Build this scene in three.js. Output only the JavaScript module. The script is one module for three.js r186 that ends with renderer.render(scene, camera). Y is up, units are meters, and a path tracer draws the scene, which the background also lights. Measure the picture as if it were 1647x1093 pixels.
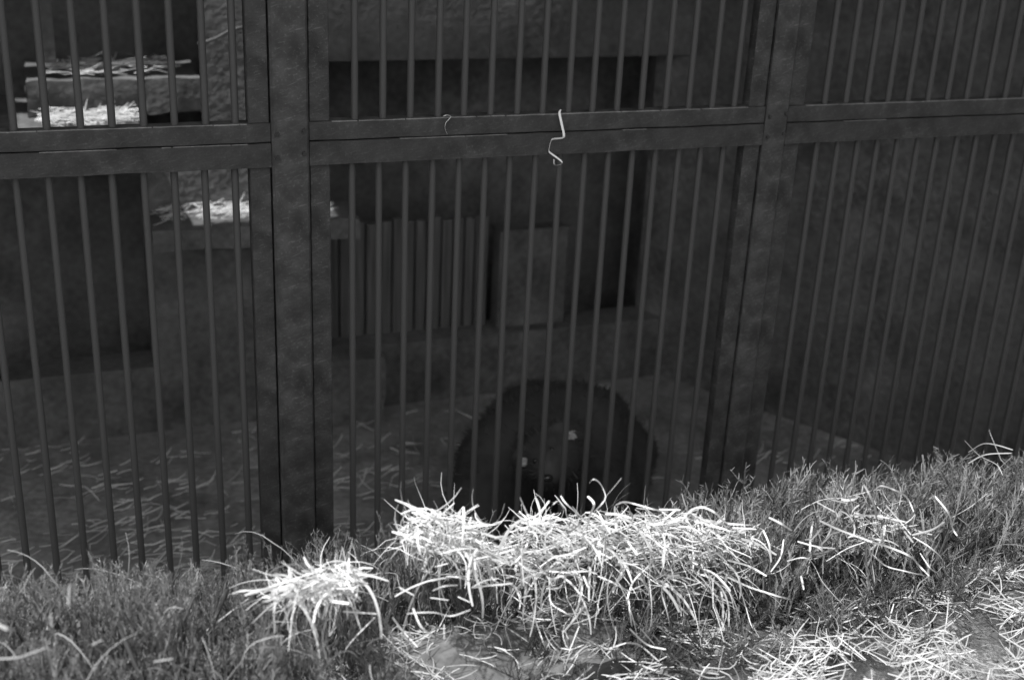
import * as THREE from 'three';
import { mergeGeometries } from 'three/addons/utils/BufferGeometryUtils.js';
import { ImprovedNoise } from 'three/addons/math/ImprovedNoise.js';
import { MarchingCubes } from 'three/addons/objects/MarchingCubes.js';

// ------------------------------------------------------------------ camera, sky, sun, exposure
const W = 1024, H = 679;
const scene = new THREE.Scene();
const camera = new THREE.PerspectiveCamera(30.34, W / H, 0.05, 600);
camera.rotation.order = 'YXZ';
camera.position.set(-0.7684, 2.35, 3.1801);
camera.rotation.set(-0.384, -0.3732, 0.0477);
camera.focus = 3.15; camera.userData.fStop = 2.0;
camera.updateMatrixWorld(true);

const SKY = 1.0;
{ // bright hazy sky without colour (the film is black and white)
  const w = 128, h = 64, d = new Float32Array(w * h * 4);
  for (let j = 0; j < h; j++) for (let i = 0; i < w; i++) {
    const el = (j + 0.5) / h * Math.PI - Math.PI / 2;
    const v = SKY * (el > 0 ? 1.0 - 0.18 * Math.sin(el) : 0.35);
    d.set([v, v, v, 1], (j * w + i) * 4);
  }
  const sky = new THREE.DataTexture(d, w, h, THREE.RGBAFormat, THREE.FloatType);
  sky.mapping = THREE.EquirectangularReflectionMapping;
  sky.magFilter = sky.minFilter = THREE.LinearFilter; sky.needsUpdate = true;
  scene.background = sky; scene.environment = sky;
}
const sun = new THREE.DirectionalLight(0xffffff, 3.8);
sun.position.set(-3.4, 9.0, 1.36); sun.target.position.set(0.3, 0.6, 0.6);
sun.castShadow = true; sun.shadow.radius = 2; sun.shadow.mapSize.set(2048, 2048);
Object.assign(sun.shadow.camera, { left: -6, right: 6, top: 6, bottom: -6, near: 0.5, far: 25 });
scene.add(sun, sun.target);

const renderer = new THREE.WebGLRenderer({ antialias: true });
renderer.setSize(W, H);
renderer.toneMapping = THREE.LinearToneMapping;
renderer.toneMappingExposure = 1.52;
renderer.shadowMap.enabled = true;

// ------------------------------------------------------------------ helpers
let seed = 20;
const rnd = () => { seed = (seed + 0x6D2B79F5) | 0; let t = Math.imul(seed ^ (seed >>> 15), 1 | seed); t = (t + Math.imul(t ^ (t >>> 7), 61 | t)) ^ t; return ((t ^ (t >>> 14)) >>> 0) / 4294967296; };
const rr = (a, b) => a + (b - a) * rnd();
const gauss = () => (rnd() + rnd() + rnd() - 1.5) / 0.87;
const perlin = new ImprovedNoise();
const noise = (x, y, z = 0) => perlin.noise(x, y, z);
const fbm = (x, y, z, o = 4) => { let s = 0, a = 0.5; for (let i = 0; i < o; i++) { s += a * noise(x, y, z); x *= 2.03; y *= 2.03; z *= 2.03; a *= 0.5; } return s; };
const V = (x, y, z) => new THREE.Vector3(x, y, z);
const lerp = THREE.MathUtils.lerp, clamp = THREE.MathUtils.clamp;
function interp(table, x) {
  if (x <= table[0][0]) return table[0][1];
  for (let i = 1; i < table.length; i++) if (x <= table[i][0]) { const [a, b] = table[i - 1], [c, d] = table[i]; return b + (d - b) * (x - a) / (c - a); }
  return table[table.length - 1][1];
}
// a photo pixel (1647 x 1093) on the upright plane z = depth of the thing it belongs to
const PXW = 1647, PXH = 1093, FPX = 2015.6;
function at(px, py, z) {
  const d = V((px - PXW / 2) / FPX, -(py - PXH / 2) / FPX, -1).applyEuler(camera.rotation);
  return camera.position.clone().addScaledVector(d, (z - camera.position.z) / d.z);
}
const used = {};
function numbered(n) { const k = used[n] = (used[n] ?? -1) + 1; return k ? `${n}_${String(k).padStart(3, '0')}` : n; }
function finish(o) { o.castShadow = o.receiveShadow = true; return o; }
function part(name, geo, mat, parent) { const m = finish(new THREE.Mesh(geo, mat)); m.name = name; parent.add(m); return m; }
function tag(o, label, category, group) { o.userData.label = label; o.userData.category = category; if (group) o.userData.group = group; return o; }
function thing(name, label, category, group, pos) {
  const g = new THREE.Group(); g.name = numbered(name); if (pos) g.position.copy(pos); scene.add(g); return tag(g, label, category, group);
}
function structure(name, geo, mat) { const m = part(numbered(name), geo, mat, scene); m.userData.kind = 'structure'; return m; }
function stuff(name, geo, mat, label, category, group) { const m = part(numbered(name), geo, mat, scene); m.userData.kind = 'stuff'; tag(m, label, category, group); return m; }

// box between two corners with uv in metres and a small chamfer on its edges
function box(x0, x1, y0, y1, z0, z1, ch = 0) {
  const w = x1 - x0, h = y1 - y0, d = z1 - z0;
  let g;
  if (ch > 0) {
    const s = new THREE.Shape(); s.moveTo(-w / 2 + ch, -h / 2 + ch); s.lineTo(w / 2 - ch, -h / 2 + ch); s.lineTo(w / 2 - ch, h / 2 - ch); s.lineTo(-w / 2 + ch, h / 2 - ch); s.closePath();
    g = new THREE.ExtrudeGeometry(s, { depth: d - 2 * ch, bevelEnabled: true, bevelSize: ch, bevelThickness: ch, bevelSegments: 1 });
    g.translate(0, 0, -d / 2 + ch);
  } else g = new THREE.BoxGeometry(w, h, d).toNonIndexed();
  g.translate((x0 + x1) / 2, (y0 + y1) / 2, (z0 + z1) / 2);
  return metricUV(g);
}
function metricUV(g) {
  const p = g.attributes.position, n = g.attributes.normal, uv = new Float32Array(p.count * 2);
  for (let i = 0; i < p.count; i++) {
    const ax = Math.abs(n.getX(i)), ay = Math.abs(n.getY(i)), az = Math.abs(n.getZ(i));
    const a = az >= ax && az >= ay ? [p.getX(i), p.getY(i)] : ax >= ay ? [p.getZ(i), p.getY(i)] : [p.getX(i), p.getZ(i)];
    uv[i * 2] = a[0]; uv[i * 2 + 1] = a[1];
  }
  g.setAttribute('uv', new THREE.BufferAttribute(uv, 2)); return g;
}

// ------------------------------------------------------------------ textures and materials
function tex(n, fn, repeat, srgb = false) {
  const d = new Uint8Array(n * n * 4);
  for (let j = 0; j < n; j++) for (let i = 0; i < n; i++) { const v = clamp(fn(i / n, j / n), 0, 1) * 255; d.set([v, v, v, 255], (j * n + i) * 4); }
  const t = new THREE.DataTexture(d, n, n); t.wrapS = t.wrapT = THREE.RepeatWrapping; t.magFilter = THREE.LinearFilter; t.minFilter = THREE.LinearMipmapLinearFilter; t.generateMipmaps = true;
  if (srgb) t.colorSpace = THREE.SRGBColorSpace; t.repeat.set(repeat[0], repeat[1]); t.needsUpdate = true; return t;
}
// periodic noise: four shifted copies blended
const tile = (f) => (u, v) => { const bu = u, bv = v; return (f(u, v) * (1 - bu) + f(u - 1, v) * bu) * (1 - bv) + (f(u, v - 1) * (1 - bu) + f(u - 1, v - 1) * bu) * bv; };
const metalN = tile((u, v) => 0.5 + 0.9 * fbm(u * 9, v * 9, 1.3, 5));
const metalSpeck = tile((u, v) => Math.max(0, fbm(u * 60, v * 60, 4.1, 3) - 0.12) * 2.2);
const scratch = tile((u, v) => Math.max(0, fbm(u * 14 + v * 6, v * 70 - u * 20, 8.8, 3) - 0.17) * 2.4);
const metalCol = tex(512, (u, v) => 0.62 + 0.62 * (metalN(u, v) - 0.5) + 0.42 * metalSpeck(u, v) + 0.5 * scratch(u, v), [2.2, 2.2], true);
const metalBump = tex(512, (u, v) => metalN(u, v) * 0.6 + metalSpeck(u, v) * 0.8, [2.2, 2.2]);
const plasterN = tile((u, v) => 0.5 + 0.8 * fbm(u * 6, v * 6, 7.7, 5));
const plasterF = tile((u, v) => 0.5 + 0.9 * fbm(u * 40, v * 40, 2.7, 4));
const plasterCol = tex(512, (u, v) => 0.60 + 0.45 * (plasterN(u, v) - 0.5) + 0.3 * (plasterF(u, v) - 0.5), [0.9, 0.9], true);
const plasterBump = tex(512, (u, v) => plasterN(u, v) * 0.5 + plasterF(u, v) * 0.5, [0.9, 0.9]);
const woodN = tile((u, v) => 0.5 + 0.8 * fbm(u * 40, v * 3, 9.1, 4));
const woodCol = tex(256, (u, v) => 0.55 + 0.5 * (woodN(u, v) - 0.5), [2, 1], true);
const grit = tile((u, v) => 0.5 + 1.1 * fbm(u * 50, v * 50, 6.6, 4));
const soilCol = tex(512, (u, v) => 0.72 + 0.9 * (grit(u, v) - 0.5), [2.6, 2.6], true);
const grey = (v) => new THREE.Color().setRGB(v, v, v);
const std = (o) => new THREE.MeshStandardMaterial({ roughness: 0.9, metalness: 0, ...o });
const M = {
  frame: std({ color: grey(0.085), map: metalCol, bumpMap: metalBump, bumpScale: 0.0022, roughness: 0.72 }),
  post: std({ color: grey(0.10), map: metalCol, bumpMap: metalBump, bumpScale: 0.0004, roughness: 0.66 }),
  bar: std({ color: grey(0.05), roughness: 0.62 }),
  plaster: std({ color: grey(0.36), map: plasterCol, bumpMap: plasterBump, bumpScale: 0.012 }),
  skylitPaint: std({ color: grey(0.42), map: metalCol, roughness: 0.5 }),  // lighter tone for the painted skylit line on the rails
  roof: std({ color: grey(0.25), map: plasterCol }),
  floor: std({ color: grey(0.70), map: plasterCol, bumpMap: plasterBump, bumpScale: 0.01 }),
  wood: std({ color: grey(0.4), map: woodCol, bumpMap: woodCol, bumpScale: 0.003 }),
  straw: std({ vertexColors: true, roughness: 0.75, side: THREE.DoubleSide }),
  twig: std({ vertexColors: true, roughness: 0.85, side: THREE.DoubleSide }),
  soil: std({ vertexColors: true, map: soilCol, bumpMap: soilCol, bumpScale: 0.012, roughness: 1 }),
  stone: std({ color: grey(0.34), map: plasterCol, bumpMap: plasterBump, bumpScale: 0.012 }),
};

// ------------------------------------------------------------------ ground: bank rising from the cage to the walk
const BANK = [[-0.3, -0.03], [0.12, -0.02], [0.3, 0.10], [0.62, 0.46], [0.85, 0.575], [1.1, 0.62], [1.6, 0.70], [2.2, 0.75], [400, 0.75]];
function bank(x, z) {
  const e = clamp((z - 0.1) / 0.5, 0, 1) * clamp(1.2 - Math.abs(z) / 40, 0.2, 1);
  return interp(BANK, z) + e * (0.05 * fbm(x * 2.1, z * 2.1, 3.3, 3) + 0.035 * fbm(x * 9, z * 9, 1.1, 3) + 0.022 * fbm(x * 34, z * 34, 4.4, 2));
}
{
  const xs = [], zs = [];
  for (let i = -90; i <= 90; i++) xs.push(0.4 + Math.sign(i) * (Math.abs(i) * 0.026 + Math.pow(Math.abs(i) / 90, 9) * 240));
  for (let i = 0; i <= 20; i++) zs.push(-240 * Math.pow(1 - i / 20, 5) - 3.2);
  for (let i = 1; i <= 6; i++) zs.push(-3.2 + i * 0.5);
  for (let i = 1; i <= 112; i++) zs.push(-0.2 + i * 0.025);
  for (let i = 1; i <= 24; i++) zs.push(2.6 + Math.pow(i / 24, 5) * 240 + i * 0.12);
  const pos = [], uv = [], col = [], idx = [];
  zs.forEach((z) => xs.forEach((x) => {
    pos.push(x, bank(x, z), z); uv.push(x, z);
    const v = clamp(0.17 + 0.6 * fbm(x * 5.1 + 4, z * 5.1, 5.5, 4) + 0.5 * fbm(x * 23, z * 23, 8.5, 3), 0.06, 0.6); col.push(v, v, v);
  }));
  const nx = xs.length;
  for (let j = 0; j < zs.length - 1; j++) for (let i = 0; i < nx - 1; i++) { const a = j * nx + i; idx.push(a, a + nx, a + 1, a + 1, a + nx, a + nx + 1); }
  const g = new THREE.BufferGeometry();
  g.setAttribute('position', new THREE.Float32BufferAttribute(pos, 3)); g.setAttribute('uv', new THREE.Float32BufferAttribute(uv, 2)); g.setAttribute('color', new THREE.Float32BufferAttribute(col, 3));
  g.setIndex(idx); g.computeVertexNormals();
  structure('ground', g, M.soil);
  structure('cage_floor', box(-2.75, 2.9, -0.2, 0, -3.1, 0.10), M.floor);
}

// ------------------------------------------------------------------ shelter building behind the bars
const BZ = -1.65;
const shelter = thing('shelter_building', 'dark roofed shelter with rough plaster back wall and den openings behind the bars', 'building');
{
  const wl = (x0, x1, y0, y1, z0 = BZ - 0.18, z1 = BZ, m = M.plaster, n = 'wall') => part(n, box(x0, x1, y0, y1, z0, z1), m, shelter);
  wl(-2.6, 1.95, 0, 0.29, BZ - 0.18, BZ, M.plaster, 'low_wall');
  wl(-0.163, 0.30, 1.20, 2.88);                               // pier between the openings
  wl(-0.42, 0.30, 0.92, 1.20);
  wl(-0.42, 0.30, 0.29, 0.92, BZ - 0.18, BZ, M.plaster);
  wl(0.30, 2.1, 1.50, 2.88);                                  // lintel over the den
  wl(1.96, 2.1, 0, 2.88, -2.25, BZ - 0.18, M.plaster, 'den_wall');
  wl(-2.6, -1.55, 0.29, 2.88, BZ - 0.18, BZ, M.plaster);
  wl(-1.55, -0.163, 2.2, 2.88);
  wl(-0.735, -0.688, 1.50, 2.2, BZ - 0.12, BZ - 0.06, M.plaster, 'window_post');
  wl(-2.6, 2.3, 0, 2.88, -2.42, -2.25, M.plaster, 'den_wall');
  wl(-2.75, -2.6, 0, 2.88, -3.1, -0.02, M.plaster, 'side_wall');
  wl(0.02, 0.14, 0, 2.88, -2.25, BZ - 0.18, M.plaster, 'den_wall');
  { // partition running back from the corner post, at an angle
    const a = V(2.80, 0, -0.03), b = V(1.80, 0, -1.80), L = a.distanceTo(b);
    const g = box(0, L, 0, 2.88, -0.12, 0); const m = part('partition_wall', g, M.plaster, shelter);
    m.position.copy(b); m.rotation.y = -Math.atan2(a.z - b.z, a.x - b.x);
  }
  const RF = (x0, x1, z0, z1) => part('roof', box(x0, x1, 2.9, 3.02, z0, z1), M.roof, shelter);   // slot added over the back wall so sun reaches ledges and lintel
  RF(-2.8, 3.4, -1.27, 0.42); RF(-2.8, 3.4, -3.2, -1.90); RF(-2.8, -1.60, -1.90, -1.27); RF(-0.58, 0.75, -1.90, -1.70); RF(-0.58, 0.75, -1.53, -1.27); RF(0.75, 3.4, -1.90, -1.27);
  // plank door in the den opening, each board its own piece
  const door = new THREE.Group(); door.name = 'plank_door'; shelter.add(door);
  let x = 0.312;
  while (x < 1.0) { const w = rr(0.048, 0.066); part('plank', box(x, x + w - 0.009, 0.285, 0.80 + rr(-0.012, 0.012), BZ - 0.15 + rr(-0.006, 0.006), BZ - 0.125, 0.003), M.wood, door); x += w; }
  part('wall_panel', box(1.075, 1.40, 0.285, 0.74, BZ - 0.17, BZ - 0.07, 0.006), M.plaster, shelter);
  // ledges that carry straw
  part('ledge', rough(box(-0.80, -0.18, 1.315, 1.445, -2.1, -1.66), 0.012), M.plaster, shelter);
  part('ledge', rough(box(-1.62, -0.43, 1.215, 1.31, -2.1, -1.40), 0.012), M.plaster, shelter);
  part('ledge', rough(box(-0.41, 0.37, 0.855, 0.935, -1.645, -1.40), 0.012), M.plaster, shelter);
  part('sill', rough(box(0.16, 0.50, 0.0, 0.30, -1.645, -1.50), 0.012), M.plaster, shelter);
}
function rough(g, a) { // worn, uneven edges: finer box pushed about by noise
  g.computeBoundingBox(); const b = g.boundingBox, s = b.getSize(V(0, 0, 0)), c = b.getCenter(V(0, 0, 0));
  const q = new THREE.BoxGeometry(s.x, s.y, s.z, Math.ceil(s.x / 0.04), Math.max(2, Math.ceil(s.y / 0.04)), Math.max(2, Math.ceil(s.z / 0.04)));
  q.translate(c.x, c.y, c.z);
  const p = q.attributes.position;
  for (let i = 0; i < p.count; i++) { const x = p.getX(i), y = p.getY(i), z = p.getZ(i); p.setXYZ(i, x + a * 2 * fbm(x * 9, y * 9, z * 9), y + a * 2 * fbm(x * 9 + 5, y * 9, z * 9), z + a * 2 * fbm(x * 9, y * 9 + 7, z * 9)); }
  q.computeVertexNormals(); return metricUV(q);
}

{  // unseen wall, added to darken the partition bay by blocking sky
  const t = thing('added_sky_blocker', 'added unseen plain wall that keeps sky light off the partition bay', 'building');
  part('wall', box(2.95, 3.15, -0.1, 3.3, 0.66, 4.2), M.plaster, t);
}

// ------------------------------------------------------------------ barred front of the cage
const SP = 0.075, RAIL_T = 1.638, RAIL_S = 1.5885, RAIL_B = 1.525, TOP = 2.86;
const barGeo = {};
function barG(h) { const k = h.toFixed(3); if (!barGeo[k]) { const g = new THREE.CylinderGeometry(0.0094, 0.0094, h, 10, 6, true); const p = g.attributes.uv; for (let i = 0; i < p.count; i++) p.setXY(i, p.getX(i) * 0.06, p.getY(i) * h); barGeo[k] = g; } return barGeo[k]; }
function skylitEdge(t, rail, x0, x1, y, z, cover) { // paler strips that paint a skylit line along the rail's edge
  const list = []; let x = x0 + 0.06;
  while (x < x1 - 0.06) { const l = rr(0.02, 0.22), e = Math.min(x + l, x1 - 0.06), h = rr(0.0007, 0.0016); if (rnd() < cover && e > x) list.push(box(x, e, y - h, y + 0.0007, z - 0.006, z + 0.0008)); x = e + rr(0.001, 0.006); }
  part('skylit_edge', mergeGeometries(list), M.skylitPaint, rail).userData.kind = 'stuff';
}
function panel(x0, x1, first, step, count, upper, label) {
  const t = thing('barred_panel', label, 'cage panel', 'barred panels of the cage front', V(x0, 0, 0));
  const y0 = upper ? RAIL_S + 0.002 : 0.03, y1 = upper ? TOP : RAIL_S - 0.002;
  const rb = upper ? RAIL_T : 0.085, rt = upper ? TOP - 0.05 : RAIL_B;
  const L = x1 - x0, S = 0.055;
  const br = part('bottom_rail', rough(box(0, L, y0, rb, -0.036, 0.012), 0.0016), M.frame, t);
  const tr = part('top_rail', rough(box(0, L, rt, y1, -0.036, upper ? 0.012 : 0.0145), 0.0016), M.frame, t);
  if (upper) skylitEdge(t, br, 0, L, rb, 0.012, 0.92); else skylitEdge(t, tr, 0, L, y1, 0.0145, 0.5);
  part('side_frame', box(0.002, S, rb, rt, -0.034, 0.007, 0.002), M.frame, t);
  part('side_frame', box(L - S, L - 0.002, rb, rt, -0.034, 0.007, 0.002), M.frame, t);
  const h = rt - rb;
  for (let i = 0; i < count; i++) {
    const b = part('bar', barG(h + 0.01), M.bar, t);
    b.position.set(first + i * step - x0 + rr(-0.0012, 0.0012), rb + h / 2, -0.012); b.rotation.set(rr(-0.002, 0.002), rr(0, 6), rr(-0.0022, 0.0022));
  }
  return t;
}
panel(-0.117, 1.238, 0, SP, 16, false, 'tall lower barred panel with the bear lying behind it');
panel(-0.117, 1.238, 0.009, 0.0757, 16, true, 'upper barred panel over the one with the bear, loose straw on its bottom rail');
panel(-1.52, -0.216, -0.308 - 15 * SP, SP, 16, false, 'lower barred panel in front of the lowest straw ledge and strewn floor');
panel(-1.52, -0.216, -0.300 - 15 * SP, SP, 16, true, 'upper barred panel in front of the two higher straw ledges');
panel(1.316, 2.70, 1.446, SP, 16, false, 'lower barred panel in front of the angled dark partition wall');
panel(1.316, 2.70, 1.455, SP, 16, true, 'upper barred panel above the one by the angled partition wall');
function post(x0, x1, label) {
  const t = thing('cage_post', label, 'post', 'posts of the cage front', V((x0 + x1) / 2, 0, 0));
  const w = (x1 - x0) / 2 - 0.0015;
  part('column', box(-w, w, -0.05, 2.895, -0.07, 0.020, 0.006), M.post, t);
  for (const y of [1.555, 1.615]) for (const s of [-1, 1]) { const r = part('bolt', new THREE.CylinderGeometry(0.0055, 0.0065, 0.006, 8), M.frame, t); r.rotation.x = Math.PI / 2; r.position.set(s * w * 0.72, y + s * 0.004, 0.0225); }
}
post(-0.216, -0.117, 'square steel cage post between the ledges bay and the bear bay');
post(1.238, 1.316, 'square steel cage post between the bear bay and the partition bay');
post(-1.62, -1.52, 'square steel cage post at the far end of the ledges bay');
post(2.70, 2.80, 'square steel cage post at the end of the partition wall');

// ------------------------------------------------------------------ straw
class Bag { // collects ribbons into one geometry
  constructor() { this.p = []; this.n = []; this.c = []; this.i = []; }
  ribbon(pts, w0, w1, tone, side) {
    const base = this.p.length / 3, N = pts.length; let s = side ? side.clone() : V(gauss(), gauss(), gauss()).normalize();
    for (let k = 0; k < N; k++) {
      const d = pts[Math.min(k + 1, N - 1)].clone().sub(pts[Math.max(k - 1, 0)]).normalize();
      s.addScaledVector(d, -s.dot(d)); if (s.lengthSq() < 1e-4) s.set(d.y, d.z, d.x).cross(d); s.normalize();
      const nn = d.clone().cross(s).normalize(), u = k / (N - 1);
      const w = lerp(w0, w1, u) * (u < 0.06 || u > 0.94 ? 0.72 : 1) / 2, a = pts[k], f = w * 0.22;   // folded along the middle
      this.p.push(a.x - s.x * w + nn.x * f, a.y - s.y * w + nn.y * f, a.z - s.z * w + nn.z * f, a.x, a.y, a.z, a.x + s.x * w + nn.x * f, a.y + s.y * w + nn.y * f, a.z + s.z * w + nn.z * f);
      const v = clamp(tone * (1 + 0.22 * noise(k * 0.7, tone * 90, base * 0.013)), 0.02, 0.8);
      for (let q = 0; q < 3; q++) this.c.push(v, v, v);
      if (k < N - 1) { const b = base + k * 3; this.i.push(b, b + 3, b + 1, b + 1, b + 3, b + 4, b + 1, b + 4, b + 2, b + 2, b + 4, b + 5); }
    }
  }
  geo() {
    const g = new THREE.BufferGeometry(); g.setAttribute('position', new THREE.Float32BufferAttribute(this.p, 3)); g.setAttribute('color', new THREE.Float32BufferAttribute(this.c, 3));
    g.setIndex(this.i); g.computeVertexNormals(); return g;
  }
}
function stalk(o, dir, len, curl, droop, n = 7) {
  const pts = [o.clone()], d = dir.clone().normalize(), ax = V(gauss(), gauss(), gauss()).normalize(); const q = new THREE.Quaternion().setFromAxisAngle(ax, curl / n);
  const kink = rnd() < 0.45 ? 1 + Math.floor(rnd() * (n - 2)) : -1;
  for (let k = 1; k < n; k++) { d.applyQuaternion(q); d.y -= droop / n; if (k === kink) d.add(V(gauss(), gauss(), gauss()).multiplyScalar(0.55)); d.normalize(); pts.push(pts[k - 1].clone().addScaledVector(d, len / (n - 1))); }
  return pts;
}
function centre(pts) { const m = pts[Math.floor(pts.length / 2)]; const h = pts[0].clone().sub(m).multiplyScalar(0.5); return pts.map((p) => p.clone().add(h)); }
// stalks that can be picked out, drawn along their course in the photograph
function course(list, ox, oy, s, z, wob = 0.02) {
  const pts = list.map(([u, v], k) => at(ox + u / s, oy + v / s, z + wob * Math.sin(k * 1.9 + u * 0.01)));
  return new THREE.CatmullRomCurve3(pts).getPoints(Math.max(6, list.length * 4));
}
function heap(label, group) { return thing('straw_heap', label, 'straw', group); }
function addStalks(parent, rows, ox, oy, s, z, dz, tone) {
  for (const [w, ...list] of rows) {
    const zz = z + rr(-dz, dz), pts = course(list, ox, oy, s, zz, 0.025), depth = camera.position.distanceTo(pts[0]), width = w / s / FPX * depth * 0.92;
    const b = new Bag(); b.ribbon(pts, width * 1.05, width * 0.9, tone * rr(0.88, 1.08), V(rr(0.6, 1), rr(0.3, 0.7), rr(-0.8, -0.4)));
    part('straw_stalk', b.geo(), M.straw, parent);
  }
}
function looseFill(parent, spots, n, z0, z1, tone, o = {}) { // spots: [px, py, rx, ry, weight]
  const tot = spots.reduce((a, q) => a + q[4], 0), b = new Bag();
  for (let i = 0; i < n; i++) {
    let r = rnd() * tot, q = spots[0]; for (const c of spots) { if ((r -= c[4]) <= 0) { q = c; break; } }
    const a = rnd() * 6.283, m = Math.sqrt(rnd()), z = rr(z0, z1), c = at(q[0] + Math.cos(a) * m * q[2], q[1] + Math.sin(a) * m * q[3], z);
    const thin = rnd() < 0.66, len = rr(0.03, thin ? 0.16 : 0.11), hang = rnd() < (o.hang ?? 0.11);
    let pts;
    if (hang) pts = stalk(c, V(gauss(), rr(-0.2, 0.5), rr(0.1, 0.9)), rr(0.06, 0.15) * (o.long || 1), rr(-2.2, 2.2), rr(1.2, 3.2), 11);
    else pts = centre(stalk(c, V(gauss(), gauss() * 0.30, gauss() * 0.8), len, rr(-3.6, 3.6), rr(-0.3, 0.7), 7));
    b.ribbon(pts, thin ? rr(0.0016, 0.0032) : rr(0.0035, 0.0072), thin ? 0.0012 : rr(0.0025, 0.006), tone * rr(0.5, 1.2), rnd() < 0.65 ? V(rr(0.5, 1), rr(0.2, 0.8), rr(-0.9, -0.3)) : undefined);
  }
  const m = part('loose_straw', b.geo(), M.straw, parent); m.userData.kind = 'stuff';
}
const TONE = 0.60;
{
  const t = heap('large bright heap of tangled straw lying over the middle of the hedge');
  looseFill(t, [[1000, 920, 150, 26, 2], [1120, 930, 100, 26, 1.6], [880, 915, 80, 18, 0.8], [720, 890, 70, 16, 0.5]], 62, 1.0, 1.1, 0.5, { hang: 1, long: 1.45 });
  looseFill(t, [[715, 855, 72, 36, 3.2], [800, 890, 66, 16, 1.5], [900, 862, 80, 38, 2.6], [1000, 862, 80, 44, 2.6], [1090, 868, 80, 44, 2.6], [1165, 885, 70, 48, 2.6], [990, 930, 120, 40, 1.1], [740, 905, 90, 26, 0.7], [1130, 945, 90, 40, 0.8], [860, 935, 60, 30, 0.5]], 1550, 0.84, 1.04, TONE);
  addStalks(t, [[10, [410, 325], [460, 355], [520, 385], [570, 395]], [8, [392, 370], [450, 350], [520, 350], [590, 375]], [7, [650, 385], [690, 355], [730, 328]], [5, [700, 375], [715, 410], [735, 450]],
    [8, [845, 325], [820, 390], [780, 430], [700, 465]], [9, [885, 380], [865, 430], [830, 465], [790, 485]], [7, [912, 298], [930, 340], [950, 385]], [8, [1040, 312], [1015, 345], [975, 380], [930, 395]],
    [7, [1090, 290], [1110, 320], [1160, 365], [1210, 405]], [7, [1215, 236], [1235, 218], [1270, 250], [1285, 290], [1270, 325], [1235, 360]], [6, [1355, 212], [1320, 255], [1280, 300]], [11, [1208, 292], [1235, 325], [1215, 380], [1205, 440]],
    [8, [1330, 330], [1360, 318], [1410, 325], [1480, 345], [1560, 362]], [5, [1050, 375], [1045, 350], [1060, 325], [1085, 318], [1100, 345]], [9, [1080, 520], [1120, 450], [1170, 390]], [8, [470, 430], [465, 490], [480, 545], [500, 575]],
    [6, [540, 600], [600, 585]], [8, [560, 545], [640, 525], [720, 520]], [9, [1040, 620], [1120, 625], [1200, 620], [1250, 632]], [9, [1000, 600], [1060, 560], [1130, 545], [1200, 515]], [9, [1250, 640], [1320, 670], [1380, 720], [1390, 780], [1400, 860]],
    [8, [1450, 545], [1480, 610], [1470, 670]], [12, [1195, 770], [1150, 830], [1100, 890]], [9, [955, 720], [985, 850], [1010, 920], [1030, 970]], [5, [830, 660], [830, 740], [835, 800]], [5, [830, 700], [800, 735], [760, 775]], [5, [830, 700], [890, 735], [935, 772]],
    [6, [700, 690], [760, 660], [820, 650]], [6, [1000, 680], [980, 760], [1040, 810]], [7, [1040, 720], [1050, 760], [1110, 800], [1150, 820]], [5, [1250, 760], [1255, 800], [1200, 830], [1140, 850]], [5, [900, 790], [980, 825], [1050, 830]], [8, [1380, 740], [1410, 660], [1470, 600], [1500, 560]]],
    500, 690, 2.7125, 1.07, 0.04, 0.72);
  addStalks(t, [[10, [100, 400], [140, 352], [190, 340], [240, 360], [300, 410], [370, 416]], [8, [0, 350], [95, 352]], [8, [320, 430], [425, 436]], [8, [455, 440], [480, 500], [490, 580]], [7, [545, 480], [530, 560], [488, 622]], [9, [300, 645], [400, 690], [500, 722], [575, 742]],
    [9, [215, 620], [240, 760], [290, 880], [330, 940], [395, 1000], [420, 1093]], [8, [20, 520], [15, 590], [50, 650], [95, 665]], [7, [350, 680], [380, 780], [405, 860], [460, 888]], [6, [110, 600], [150, 640], [205, 690]], [8, [60, 550], [70, 620]], [6, [10, 710], [40, 820], [48, 870]], [5, [115, 800], [105, 880], [60, 940]], [9, [300, 570], [400, 600], [470, 640]]],
    1060, 690, 2.712, 1.07, 0.04, 0.72);
}
{
  const t = heap('small bright clump of straw draped on the hedge in front of a cage post');
  looseFill(t, [[500, 945, 62, 26, 2], [545, 925, 36, 20, 1.2], [470, 950, 40, 16, 1]], 260, 0.96, 1.12, TONE);
  addStalks(t, [[12, [480, 465], [530, 390], [640, 290], [720, 265], [800, 255]], [12, [330, 468], [400, 447], [520, 450], [640, 440], [760, 420]], [15, [600, 420], [700, 390], [820, 350], [980, 300]], [22, [740, 490], [850, 440], [1000, 380]], [18, [720, 610], [800, 540], [900, 480]], [14, [900, 260], [860, 330], [830, 420], [815, 480]],
    [14, [1040, 390], [1100, 275], [1160, 260], [1220, 330]], [14, [1130, 310], [1210, 380], [1285, 412]], [18, [1240, 410], [1230, 480], [1200, 530]], [14, [1080, 435], [1220, 430]], [26, [1040, 525], [1175, 542]], [18, [1005, 390], [1020, 480], [1045, 525]], [18, [1050, 560], [1000, 690], [980, 780], [1000, 900], [1042, 1065]],
    [16, [1360, 640], [1230, 770], [1150, 870], [1135, 930]], [8, [480, 580], [540, 490], [660, 400]], [8, [750, 660], [790, 560]], [8, [870, 520], [910, 605], [965, 555]], [8, [1110, 555], [1080, 610], [1020, 650]]], 300, 850, 4.497, 1.12, 0.03, 0.72);
}
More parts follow.
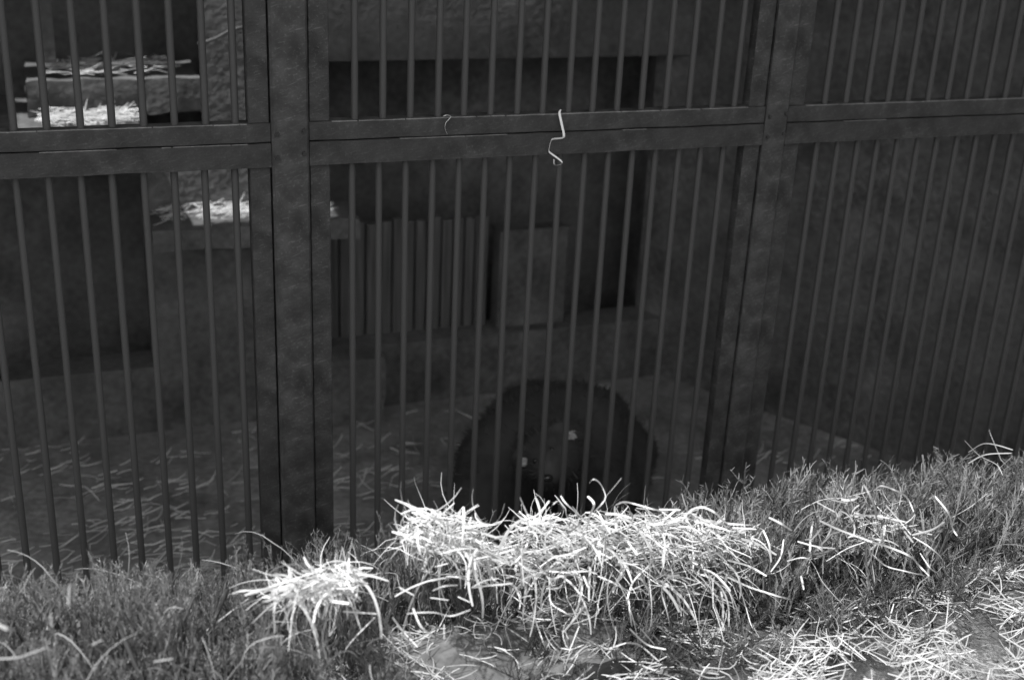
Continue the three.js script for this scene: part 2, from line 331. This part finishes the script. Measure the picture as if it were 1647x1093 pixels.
{
  const t = heap('star-shaped clump of broad dry blades on the twiggy end of the hedge');
  looseFill(t, [[1395, 855, 52, 28, 2], [1440, 850, 40, 24, 1.4], [1400, 815, 40, 26, 1], [1340, 880, 60, 26, 0.6]], 260, 0.86, 1.04, 0.5);
  addStalks(t, [[6, [560, 575], [630, 560], [680, 600], [710, 660], [760, 720], [830, 790]], [9, [480, 385], [530, 410], [580, 442]], [8, [690, 440], [710, 500], [715, 580], [715, 632]], [8, [605, 490], [680, 510], [770, 520]], [10, [700, 398], [790, 440], [870, 470], [930, 492]], [9, [930, 490], [1020, 520], [1090, 550], [1140, 600], [1180, 640]],
    [7, [1180, 640], [1135, 680], [1115, 740], [1120, 800]], [9, [905, 515], [880, 580], [850, 640], [825, 700]], [9, [915, 500], [930, 590], [942, 665]], [9, [900, 490], [820, 520], [730, 575]], [12, [885, 275], [893, 242], [915, 275], [940, 330], [950, 390]], [8, [935, 270], [970, 246], [1030, 265], [1090, 310], [1112, 360]], [9, [820, 270], [850, 350]],
    [6, [700, 255], [740, 300], [820, 322]], [6, [800, 308], [765, 360]], [6, [770, 362], [690, 318]], [8, [850, 375], [960, 380], [1080, 405]], [7, [990, 330], [1050, 400], [1100, 460]], [8, [1205, 292], [1260, 360], [1285, 440], [1302, 465]], [10, [1248, 405], [1190, 440], [1105, 462]], [6, [1110, 470], [1190, 520], [1240, 590], [1215, 622]],
    [9, [620, 640], [632, 700]], [6, [800, 738], [870, 756]], [6, [945, 560], [1000, 600], [1080, 620], [1170, 640]], [5, [1140, 540], [1180, 600], [1220, 630]], [7, [880, 650], [920, 715]]], 1060, 690, 2.712, 1.13, 0.03, 0.56);
}
{
  const t = heap('few dull dry blades crossing above the far twiggy end of the hedge');
  addStalks(t, [[4, [1335, 50], [1400, 115], [1480, 160], [1500, 200]], [6, [1350, 100], [1420, 62], [1480, 70], [1545, 90]], [6, [1350, 148], [1430, 110], [1540, 104]], [5, [1545, 115], [1470, 185], [1440, 215]], [4, [1270, 390], [1350, 345], [1435, 280]], [3, [1375, 240], [1432, 292]], [3, [1480, 280], [1500, 330], [1545, 435]], [3, [1305, 385], [1350, 420], [1412, 477]], [3, [1400, 435], [1460, 460], [1545, 475]], [3, [1440, 200], [1540, 300]], [4, [1330, 610], [1400, 640], [1480, 660]], [4, [1300, 640], [1380, 690], [1500, 700]], [4, [1460, 640], [1400, 690], [1360, 730]]], 1060, 690, 2.712, 0.95, 0.05, 0.36);
}
{
  const t = heap('loose stalks fallen over the grey kerb stone under the heap');
  addStalks(t, [[8, [140, 795], [220, 800], [290, 805]], [9, [355, 820], [400, 880], [465, 950]], [9, [445, 780], [480, 860], [540, 905]], [7, [420, 805], [480, 800], [540, 800], [610, 815], [695, 788]], [9, [365, 730], [440, 690], [520, 660], [590, 650]], [7, [590, 642], [640, 645], [695, 667]], [9, [340, 690], [348, 740]], [6, [370, 640], [362, 700]],
    [6, [430, 1010], [460, 965]], [6, [385, 690], [450, 725]], [6, [520, 735], [600, 745]], [5, [600, 745], [575, 780]], [6, [640, 730], [695, 755]], [7, [530, 705], [580, 685], [640, 680]], [8, [700, 690], [790, 680], [880, 672]], [4, [650, 905], [665, 830], [700, 780]], [3, [705, 570], [708, 680], [698, 770]], [4, [580, 850], [582, 915]], [4, [850, 880], [875, 955]],
    [8, [1375, 930], [1440, 945], [1519, 1012]], [6, [1310, 950], [1262, 1030], [1248, 1110]], [8, [1190, 640], [1210, 690]], [5, [1170, 860], [1125, 975]], [8, [1390, 870], [1480, 945], [1550, 960]], [6, [1440, 870], [1500, 940]], [7, [1290, 960], [1380, 930]]], 500, 690, 2.7125, 1.16, 0.05, 0.58);
}
{
  const t = heap('single pale dry blades caught in the soft hedge with the hazy front');
  addStalks(t, [[26, [-30, 690], [50, 725], [110, 735]], [14, [-30, 940], [130, 930], [220, 900], [330, 860]], [22, [345, 890], [375, 1000]], [20, [350, 450], [360, 620], [366, 700]], [11, [500, 400], [490, 560]], [18, [1095, 880], [1150, 765], [1195, 740]], [16, [1110, 962], [1250, 940]], [20, [655, 1100], [690, 1030]], [10, [80, 985], [200, 965]], [12, [660, 840], [735, 805]]], 0, 850, 4.497, 1.30, 0.03, 0.27);
}
{
  // two bent straws caught on the rail
  const a = tag(part(numbered('bent_straw'), (() => { const b = new Bag(); b.ribbon(course([[902, 176], [900, 180], [903, 197], [907, 219], [905, 221], [888, 223.5], [886, 226], [882.5, 243], [884, 245], [904, 261], [903, 263], [894, 265.5], [891.5, 263], [891, 256]], 0, 0, 1, 0.024, 0.002), 0.0064, 0.0055, 0.8, V(0.9, 0.3, 0.4)); return b.geo(); })(), M.straw, scene), 'long kinked pale straw hanging from the rail and folding back under it', 'straw');
  tag(part(numbered('bent_straw'), (() => { const b = new Bag(); b.ribbon(course([[713, 186.5], [718, 184.5], [725.5, 187], [722, 192], [717, 198], [716, 206], [719.5, 216]], 0, 0, 1, 0.022, 0.002), 0.0055, 0.0045, 0.75, V(0.9, 0.3, 0.4)); return b.geo(); })(), M.straw, scene), 'short hooked pale straw lying on the cage rail', 'straw');
}
// straw strewn on the cage floor and on the ledges
function strewn(name, label, n, place, tone, len, group, wide, curl = 1.2) {
  const b = new Bag();
  for (let i = 0; i < n; i++) {
    const q = place(); if (!q) continue;
    const [x, y, z, up] = q, a = curl < 2 && rnd() < 0.7 ? rr(-0.5, 0.5) + 0.37 : rnd() * 6.283;
    const pts = centre(stalk(V(x, y + rr(0.002, 0.012) + (up || 0) * rnd(), z), V(Math.cos(a), gauss() * 0.10, -Math.sin(a)), rr(len * 0.4, len), rr(-curl, curl), 0, 6));
    for (const p of pts) p.y = Math.max(p.y, y + 0.002);
    b.ribbon(pts, (wide || 1) * rr(0.0028, 0.0062), 0.0025, tone * rr(0.5, 1.15), V(rr(-0.3, 0.3), rr(0.3, 0.7), -0.8));
  }
  return stuff(name, b.geo(), M.straw, label, 'straw', group);
}
strewn('floor_straw', 'thin straw strewn over the dark cage floor behind the bars', 5200, () => {
  const x = rr(-2.3, 2.5), z = -1.6 + 1.66 * Math.pow(rnd(), 0.8);
  const d = fbm(x * 2.6, z * 3.4, 6.1, 3) + 0.5 * fbm(x * 9, z * 14, 2.1, 2);
  const near = clamp((z + 1.5) / 1.4, 0, 1), left = clamp(0.75 - x * 0.4, 0.12, 1.1);
  if (d + 0.28 * near * left - 0.02 + 0.22 * (left - 0.6) < rnd() * 0.34) return null;
  if (z > -1.1 && z < -0.12 && x > 0.55 && x < 1.3) return null;
  return [x, 0, z, 0.012 + 0.03 * near * left];
}, 0.72, 0.13);
strewn('floor_straw', 'thicker bed of straw on the cage floor just behind the bars of the ledges bay', 2600, () => {
  const x = rr(-1.5, -0.1), z = -0.55 * Math.pow(rnd(), 1.4) + 0.05; if (fbm(x * 4, z * 6, 1.9, 3) < rnd() * 0.4 - 0.16) return null;
  return [x, 0.004, z, 0.05];
}, 0.72, 0.13);
const ledgeStraw = (x0, x1, y, z0, z1, n, label, h) => strewn('ledge_straw', label, n, () => { const x = rr(x0, x1); return noise(x * 7, y * 30) > 0.25 ? null : [x, y, rr(z0, z1), h]; }, 0.62, 0.11, 'straw on the shelter ledges');
ledgeStraw(-0.72, -0.21, 1.455, -1.95, -1.68, 210, 'straw on the topmost ledge beside the plaster pier', 0.02);
ledgeStraw(-0.76, -0.45, 1.32, -1.63, -1.45, 240, 'thick straw on the ledge just above rail height', 0.025);
ledgeStraw(-0.39, 0.34, 0.945, -1.63, -1.43, 270, 'straw on the lowest ledge below the plaster pier', 0.018);

// ------------------------------------------------------------------ hedge
const TOPPX = [[-60, 935], [0, 915], [120, 905], [250, 885], [400, 882], [480, 868], [560, 862], [620, 842], [760, 850], [900, 838], [1000, 815], [1100, 806], [1180, 792], [1260, 775], [1340, 770], [1420, 758], [1500, 752], [1560, 745], [1640, 735], [1800, 730]];
const HZ = 0.86, TOPY = TOPPX.map(([x, y]) => { const q = at(x, y, HZ); return [q.x, q.y]; });
const sprigs = [];
for (let k = 0; k < 7; k++) { // sprig pointing up, 1 unit long: stem with short needles
  const b = new Bag(), bend = rr(-0.12, 0.12), bz = rr(-0.12, 0.12), c = (u) => V(bend * u * u, u, bz * u * u);
  b.ribbon([0, 0.3, 0.6, 0.85, 1].map(c), 0.032, 0.014, 0.5, V(1, 0, 0)); b.ribbon([0, 0.3, 0.6, 0.85, 1].map(c), 0.032, 0.014, 0.5, V(0, 0, 1));
  for (let q = 0; q < 6; q++) { // side shoots
    const u = rr(0.15, 0.8), a = rnd() * 6.283, L = rr(0.18, 0.42) * (1.1 - u * 0.5), o = c(u), d = V(Math.cos(a) * 0.6, 1, Math.sin(a) * 0.6).normalize();
    const e = o.clone().addScaledVector(d, L); b.ribbon([o, o.clone().lerp(e, 0.5).add(V(0, -0.02, 0)), e], 0.02, 0.012, 0.55);
    for (let r = 0; r < 5; r++) { const f = o.clone().lerp(e, (r + 1) / 5), a2 = rnd() * 6.283; b.ribbon([f, f.clone().add(V(Math.cos(a2) * 0.045, 0.055, Math.sin(a2) * 0.045))], 0.02, 0.008, rr(0.4, 0.7)); }
  }
  for (let q = 0; q < 16; q++) { const u = rr(0.3, 1), a = rnd() * 6.283, o = c(u); b.ribbon([o, o.clone().add(V(Math.cos(a) * 0.06, 0.075, Math.sin(a) * 0.06))], 0.022, 0.008, rr(0.4, 0.7)); }
  sprigs.push(b.geo());
}
function shrub(px0, px1, n, opt) {
  const lo = at(px0, 900, HZ).x, hi = at(px1, 900, HZ).x, t = thing('hedge_shrub', opt.label, 'shrub', 'shrubs of the low hedge', V((lo + hi) / 2, bank((lo + hi) / 2, HZ), HZ));
  const inv = t.position.clone().negate(), list = [], m4 = new THREE.Matrix4(), q = new THREE.Quaternion(), up = V(0, 1, 0);
  for (let i = 0; i < n; i++) {
    const x = rr(lo - 0.03, hi + 0.03), z = HZ + rr(opt.z0, opt.z1), gy = bank(x, z);
    const top = interp(TOPY, x) + 0.075 * noise(x * 6, z * 6, 2.2) + 0.06 * noise(x * 19, z * 19, 5.1) + Math.min(0, z - HZ) * 0.62 - Math.pow(Math.max(0, z - HZ) / 0.42, 2.2) * 0.10 - 0.03 + (opt.lift || 0);
    const low = Math.max(gy - 0.02, top - opt.deep), u = Math.pow(rnd(), opt.pow || 0.6);
    const tip = lerp(low + 0.04, top, u) + (rnd() < 0.06 ? rr(0, 0.075) : 0), L = rr(0.05, 0.13) * (rnd() < 0.2 ? 1.6 : 1) * (opt.big || 1);
    const d = V(gauss() * 0.36, 1, gauss() * 0.3 + clamp((z - HZ) * 1.4, -0.2, 0.9) * (1.15 - u)).normalize();
    if (opt.messy) d.add(V(gauss() * opt.messy, -Math.abs(gauss()) * opt.messy * 0.5, gauss() * opt.messy)).normalize();
    q.setFromUnitVectors(up, d).multiply(new THREE.Quaternion().setFromAxisAngle(up, rnd() * 6.283));
    m4.compose(V(x, tip, z).addScaledVector(d, -L).add(inv), q, V(L * rr(0.7, 1.1), L, L * rr(0.7, 1.1)));
    const g = sprigs[Math.floor(rnd() * sprigs.length)].clone().applyMatrix4(m4), c = g.attributes.color, tone = (opt.tone || 0.2) * rr(0.45, 1.2) * (1 + 0.7 * noise(x * 11, tip * 13, z * 11));
    for (let k = 0; k < c.count; k++) c.setXYZ(k, c.getX(k) * tone, c.getX(k) * tone, c.getX(k) * tone);
    list.push(g);
  }
  const f = part('foliage', mergeGeometries(list), M.twig, t); f.userData.kind = 'stuff';
  const db = new Bag();   // dead grass caught between the twigs
  for (let i = 0; i < 46; i++) { const x = rr(lo, hi), z = HZ + rr(opt.z0 * 0.6, opt.z1), y = interp(TOPY, x) - rr(0.06, 0.3) + Math.min(0, z - HZ) * 0.62; db.ribbon(stalk(V(x, y, z).add(inv), V(gauss() * 0.7, rr(0.3, 1), gauss() * 0.5 + 0.15), rr(0.06, 0.2), rr(-1.8, 1.8), rr(0.3, 1.8), 8), rr(0.0018, 0.0042), 0.0012, rr(0.10, 0.42)); }
  part('dry_grass', db.geo(), M.straw, t).userData.kind = 'stuff';
  for (let i = 0; i < opt.stems; i++) {
    const x = rr(lo, hi), z = HZ + rr(-0.12, 0.14), y = bank(x, z) - 0.02, b = new Bag();
    const e = V(x + gauss() * 0.09, interp(TOPY, x) - rr(0.06, 0.16) + Math.min(0, z - HZ) * 0.62, z + gauss() * 0.05), o = V(x, y, z), mid = o.clone().lerp(e, 0.5).add(V(gauss() * 0.035, 0, gauss() * 0.03));
    const g = new THREE.TubeGeometry(new THREE.CatmullRomCurve3([o, mid, e].map((p) => p.add(inv))), 8, rr(0.003, 0.006), 5);
    const v = rr(0.04, 0.09); g.setAttribute('color', new THREE.Float32BufferAttribute(new Array(g.attributes.position.count * 3).fill(v), 3));
    part('stem', g, M.twig, t);
  }
}
const softL = 'low clipped shrub of dense soft upright twigs in front of the ledges bay', midL = 'sparse low shrub half hidden under the large straw heap', twigL = 'wiry open shrub of thin dark stems and needled twigs in front of the partition bay';
const dense = { z0: -0.30, z1: 0.42, deep: 0.50, stems: 7, tone: 0.42, pow: 0.75, label: softL };
shrub(-120, 60, 1000, dense); shrub(60, 230, 1000, dense); shrub(230, 400, 1000, dense); shrub(400, 570, 900, { ...dense, label: 'low clipped shrub of soft upright twigs carrying the small straw clump' });
const mid = { z0: -0.30, z1: 0.02, deep: 0.36, stems: 6, tone: 0.3, label: midL };
shrub(570, 760, 480, { ...mid, z1: 0.06 }); shrub(760, 960, 420, mid); shrub(960, 1150, 620, { ...mid, z1: 0.14 });
const wiry = { z0: -0.30, z1: 0.18, deep: 0.36, stems: 16, tone: 0.42, messy: 0.34, lift: 0.05, big: 1.7, label: twigL };
shrub(1150, 1290, 350, wiry); shrub(1290, 1430, 350, { ...wiry, label: 'wiry open shrub carrying the star-shaped clump of dry blades' }); shrub(1430, 1570, 330, wiry); shrub(1570, 1720, 300, { ...wiry, label: 'wiry open shrub under the few dull crossing blades' });

// grey kerb stone under the heap and straw litter on the bank
{
  const a = at(600, 985, 1.06), b = at(1010, 985, 1.06);
  const t = thing('kerb_stone', 'weathered grey kerb stone half buried under the straw heap', 'kerb', null, V(a.x, 0, 0));
  const y = bank((a.x + b.x) / 2, 1.0);
  part('block', rough(box(0, b.x - a.x, y - 0.08, y + 0.06, 0.88, 1.13), 0.034), M.stone, t);
  strewn('kerb_straw', 'short straw bits scattered on the grey kerb stone', 420, () => { const x = rr(a.x + 0.02, b.x - 0.02), z = rr(0.9, 1.11); return fbm(x * 9, z * 9, 4.2, 2) < rnd() * 0.3 - 0.12 ? null : [x, y + 0.062 + 0.03 * fbm(x * 9 + 5, 0, z * 9), z, 0.015]; }, 0.45, 0.09, null, 0.65, 2.8);
}
strewn('ground_straw', 'bright chopped straw littered on the bank at the foot of the hedge', 11000, () => {
  const x = rr(-0.5, 2.0), z = rr(0.6, 1.6); if (fbm(x * 5, z * 5, 9.3, 3) < rnd() * 0.34 - 0.12) return null;
  return [x, bank(x, z) + 0.003, z, 0.03];
}, 0.52, 0.13, null, 0.62, 3.2);
{ // clods and pebbles
  const ico = [0, 1, 2].map((k) => { const g = new THREE.IcosahedronGeometry(1, 0), p = g.attributes.position; for (let i = 0; i < p.count; i++) { const x = p.getX(i), y = p.getY(i), z = p.getZ(i), f = 1 + 0.6 * noise(x * 1.3 + k * 7, y * 1.3, z * 1.3); p.setXYZ(i, x * f, y * f * 0.7, z * f); } g.computeVertexNormals(); return g; });
  const list = [], m4 = new THREE.Matrix4();
  for (let i = 0; i < 2600; i++) {
    const x = rr(-0.6, 2.1), z = rr(0.6, 1.6), s = 0.003 + 0.011 * Math.pow(rnd(), 3); m4.makeRotationY(rnd() * 6.28).scale(V(s, s, s)).setPosition(x, bank(x, z), z);
    const g = ico[i % 3].clone().applyMatrix4(m4), v = rr(0.06, 0.24); g.setAttribute('color', new THREE.Float32BufferAttribute(new Array(g.attributes.position.count * 3).fill(v), 3)); g.deleteAttribute('uv'); list.push(g);
  }
  stuff('soil_clods', mergeGeometries(list), M.twig, 'small crumbly clods of soil on the bank below the hedge', 'soil');
}
{ // low dark growth under the wiry end of the hedge
  const list = [], m4 = new THREE.Matrix4(), q = new THREE.Quaternion();
  for (let i = 0; i < 2300; i++) {
    const x = rr(0.05, 2.0), z = rr(0.75, 1.10) + 0.34 * rnd() * rnd(); if (noise(x * 6, z * 6, 3.7) < rr(-0.25, 0.3)) continue;
    const d = V(gauss() * 0.7, rr(0.3, 1), gauss() * 0.7).normalize(), L = rr(0.04, 0.14), t = rr(0.05, 0.32);
    q.setFromUnitVectors(V(0, 1, 0), d); m4.compose(V(x, bank(x, z), z), q, V(L, L, L));
    const g = sprigs[i % sprigs.length].clone().applyMatrix4(m4), c = g.attributes.color; for (let k = 0; k < c.count; k++) { const v = c.getX(k) * t; c.setXYZ(k, v, v, v); }
    list.push(g);
  }
  stuff('undergrowth', mergeGeometries(list), M.twig, 'low dark scrubby growth on the straw littered bank', 'undergrowth');
}

// ------------------------------------------------------------------ bear
{
  const bear = thing('bear', 'black bear lying behind the bars with lowered tilted head and pale ears', 'bear', null, V(0.95, 0, -0.55));
  const O = bear.position.clone();
  const J = (x, y, z, r) => ({ p: V(x, y, z), r });
  const rump = J(1.06, 0.15, -1.0, 0.17), belly = J(0.95, 0.20, -0.78, 0.215), sho = J(0.84, 0.28, -0.54, 0.195), neck = J(0.82, 0.36, -0.40, 0.125), head = J(0.758, 0.425, -0.245, 0.082), brow = J(0.728, 0.438, -0.180, 0.060), muz = J(0.692, 0.446, -0.105, 0.036);
  const bones = [[rump, belly], [belly, sho], [J(0.70, 0.31, -0.50, 0.15), J(1.00, 0.35, -0.56, 0.17)], [sho, neck], [neck, head], [head, brow], [brow, muz],
    [J(0.66, 0.26, -0.48, 0.14), J(0.55, 0.13, -0.42, 0.09)], [J(0.55, 0.13, -0.42, 0.09), J(0.52, 0.06, -0.19, 0.058)], [J(0.52, 0.06, -0.19, 0.06), J(0.505, 0.045, -0.13, 0.046)],
    [J(1.02, 0.26, -0.50, 0.14), J(1.12, 0.13, -0.46, 0.09)], [J(1.12, 0.13, -0.46, 0.09), J(0.96, 0.06, -0.24, 0.058)], [J(0.96, 0.06, -0.24, 0.06), J(0.93, 0.045, -0.18, 0.046)],
    [J(0.94, 0.15, -1.0, 0.13), J(0.80, 0.09, -0.82, 0.08)], [J(0.80, 0.09, -0.82, 0.08), J(0.82, 0.045, -0.66, 0.045)],
    [J(1.30, 0.14, -1.0, 0.13), J(1.36, 0.09, -0.80, 0.08)], [J(1.36, 0.09, -0.80, 0.08), J(1.31, 0.045, -0.64, 0.045)]];
  const ears = [[0.648, 0.445, -0.235], [0.805, 0.512, -0.255]];
  const C = V(0.96, 0.30, -0.62), S = 0.70, N = 108;
  const mc = new MarchingCubes(N, new THREE.MeshBasicMaterial(), false, false, 200000); mc.isolation = 0;
  const capsule = (p, a, b) => { const ab = b.p.clone().sub(a.p), h = clamp(p.clone().sub(a.p).dot(ab) / ab.lengthSq(), 0, 1); return p.distanceTo(a.p.clone().addScaledVector(ab, h)) - lerp(a.r, b.r, h); };
  const pv = V(0, 0, 0), sm = 0.025;
  for (let k = 0; k < N; k++) for (let j = 0; j < N; j++) for (let i = 0; i < N; i++) {
    pv.set(C.x + S * (i - N / 2) / (N / 2), C.y + S * (j - N / 2) / (N / 2), C.z + S * (k - N / 2) / (N / 2));
    let s = 0; if (pv.y > -0.05 && pv.y < 0.66) { for (const [a, b] of bones) s += Math.exp(-capsule(pv, a, b) / sm); for (const e of ears) { const dx = pv.x - e[0], dy = pv.y - e[1], dz = pv.z - e[2]; s += Math.exp(-(Math.sqrt(dx * dx + dy * dy + dz * dz * 3) - 0.042) / 0.02) * 0.6; } }
    let d = s > 0 ? -sm * Math.log(s) : 0.3; d += 0.008 * fbm(pv.x * 14, pv.y * 14, pv.z * 14, 2); d = Math.max(d, 0.004 - pv.y);
    mc.field[i + j * N + k * N * N] = -d;
  }
  mc.update();
  const n = mc.count, P = new Float32Array(n * 3), Cc = new Float32Array(n * 3);
  for (let i = 0; i < n; i++) {
    const x = C.x + S * mc.positionArray[i * 3], y = C.y + S * mc.positionArray[i * 3 + 1], z = C.z + S * mc.positionArray[i * 3 + 2];
    P.set([x - O.x, y - O.y, z - O.z], i * 3);
    const m = Math.hypot(x - 0.690, y - 0.448, z + 0.095), tan = clamp((0.075 - m) / 0.03, 0, 1);
    const v = 0.042 * (1 + 0.3 * noise(x * 30, y * 30, z * 30)) + 0.012 * tan; Cc.set([v, v, v], i * 3);
  }
  const tanOf = (A, i, o) => 0.085 - Math.hypot(A[i * 3] + o.x - 0.690, A[i * 3 + 1] - 0.448, A[i * 3 + 2] + o.z + 0.095);   // the muzzle stays short-haired
  const g = new THREE.BufferGeometry(); g.setAttribute('position', new THREE.BufferAttribute(P, 3)); g.setAttribute('color', new THREE.BufferAttribute(Cc, 3)); g.computeVertexNormals();
  g.setAttribute('normal', new THREE.BufferAttribute(new Float32Array(mc.normalArray.slice(0, n * 3)), 3));
  part('body', g, std({ vertexColors: true, roughness: 0.8 }), bear);
  // fur: short lying hairs on the body
  const b = new Bag();
  for (let i = 0; i < n; i += 3) { if (rnd() > 0.16) continue;
    const p = V(P[i * 3], P[i * 3 + 1], P[i * 3 + 2]), nn = V(mc.normalArray[i * 3], mc.normalArray[i * 3 + 1], mc.normalArray[i * 3 + 2]).normalize();
    if (p.y < 0.02 || tanOf(P, i, O) > 0.05) continue;
    const d = nn.clone().multiplyScalar(0.55).add(V(0.15, -0.35, -0.6)).add(V(gauss(), gauss(), gauss()).multiplyScalar(0.2)).normalize(), L = rr(0.018, 0.038);
    b.ribbon([p, p.clone().addScaledVector(d, L)], 0.006, 0.0015, rr(0.03, 0.07)); }
  const fur = part('fur', b.geo(), M.straw, bear); fur.userData.kind = 'stuff';
  bear.position.x -= 0.03;
  const eyeM = std({ color: grey(0.02), roughness: 0.15 });
  for (const e of [[0.662, 0.478, -0.140], [0.722, 0.505, -0.150]]) { const m = part('eye', new THREE.SphereGeometry(0.0095, 12, 8), eyeM, bear); m.position.set(e[0] - O.x, e[1], e[2] - O.z); }
  const nose = part('nose', new THREE.SphereGeometry(0.024, 14, 10), eyeM, bear); nose.scale.set(1.15, 0.75, 0.8); nose.scale.multiplyScalar(0.7); nose.position.set(0.672 - O.x, 0.458, -0.056 - O.z);
  for (const [k, w, h] of [[0, 0.034, 0.020], [1, 0.018, 0.016]]) { // pale fur inside the ears
    const bb = new Bag(), o = V(ears[k][0] - O.x, ears[k][1] + 0.012, ears[k][2] - O.z + 0.052);
    for (let i = 0; i < 260; i++) { const p = o.clone().add(V(gauss() * w * 0.55 , gauss() * h * 0.55 - (k ? 0 : gauss() * 0.002), rr(-0.004, 0.006))); bb.ribbon([p, p.clone().add(V(0.012 + gauss() * 0.004, -0.006 + gauss() * 0.004, 0.004))], 0.004, 0.002, rr(0.4, 0.62)); }
    const ef = part('ear_fur', bb.geo(), M.straw, bear); ef.userData.kind = 'stuff'; ef.userData.label = 'pale fur inside the ear';
  }
}
// dry twig across the plaster pier
{
  const t = tag(part(numbered('dry_twig'), new THREE.TubeGeometry(new THREE.CatmullRomCurve3([at(318, 70, BZ + 0.03), at(345, 62, BZ + 0.05), at(372, 48, BZ + 0.04), at(405, 40, BZ + 0.03)]), 16, 0.006, 6), M.wood, scene), 'dark dry twig lodged across the plaster pier', 'twig');
}
renderer.render(scene, camera);
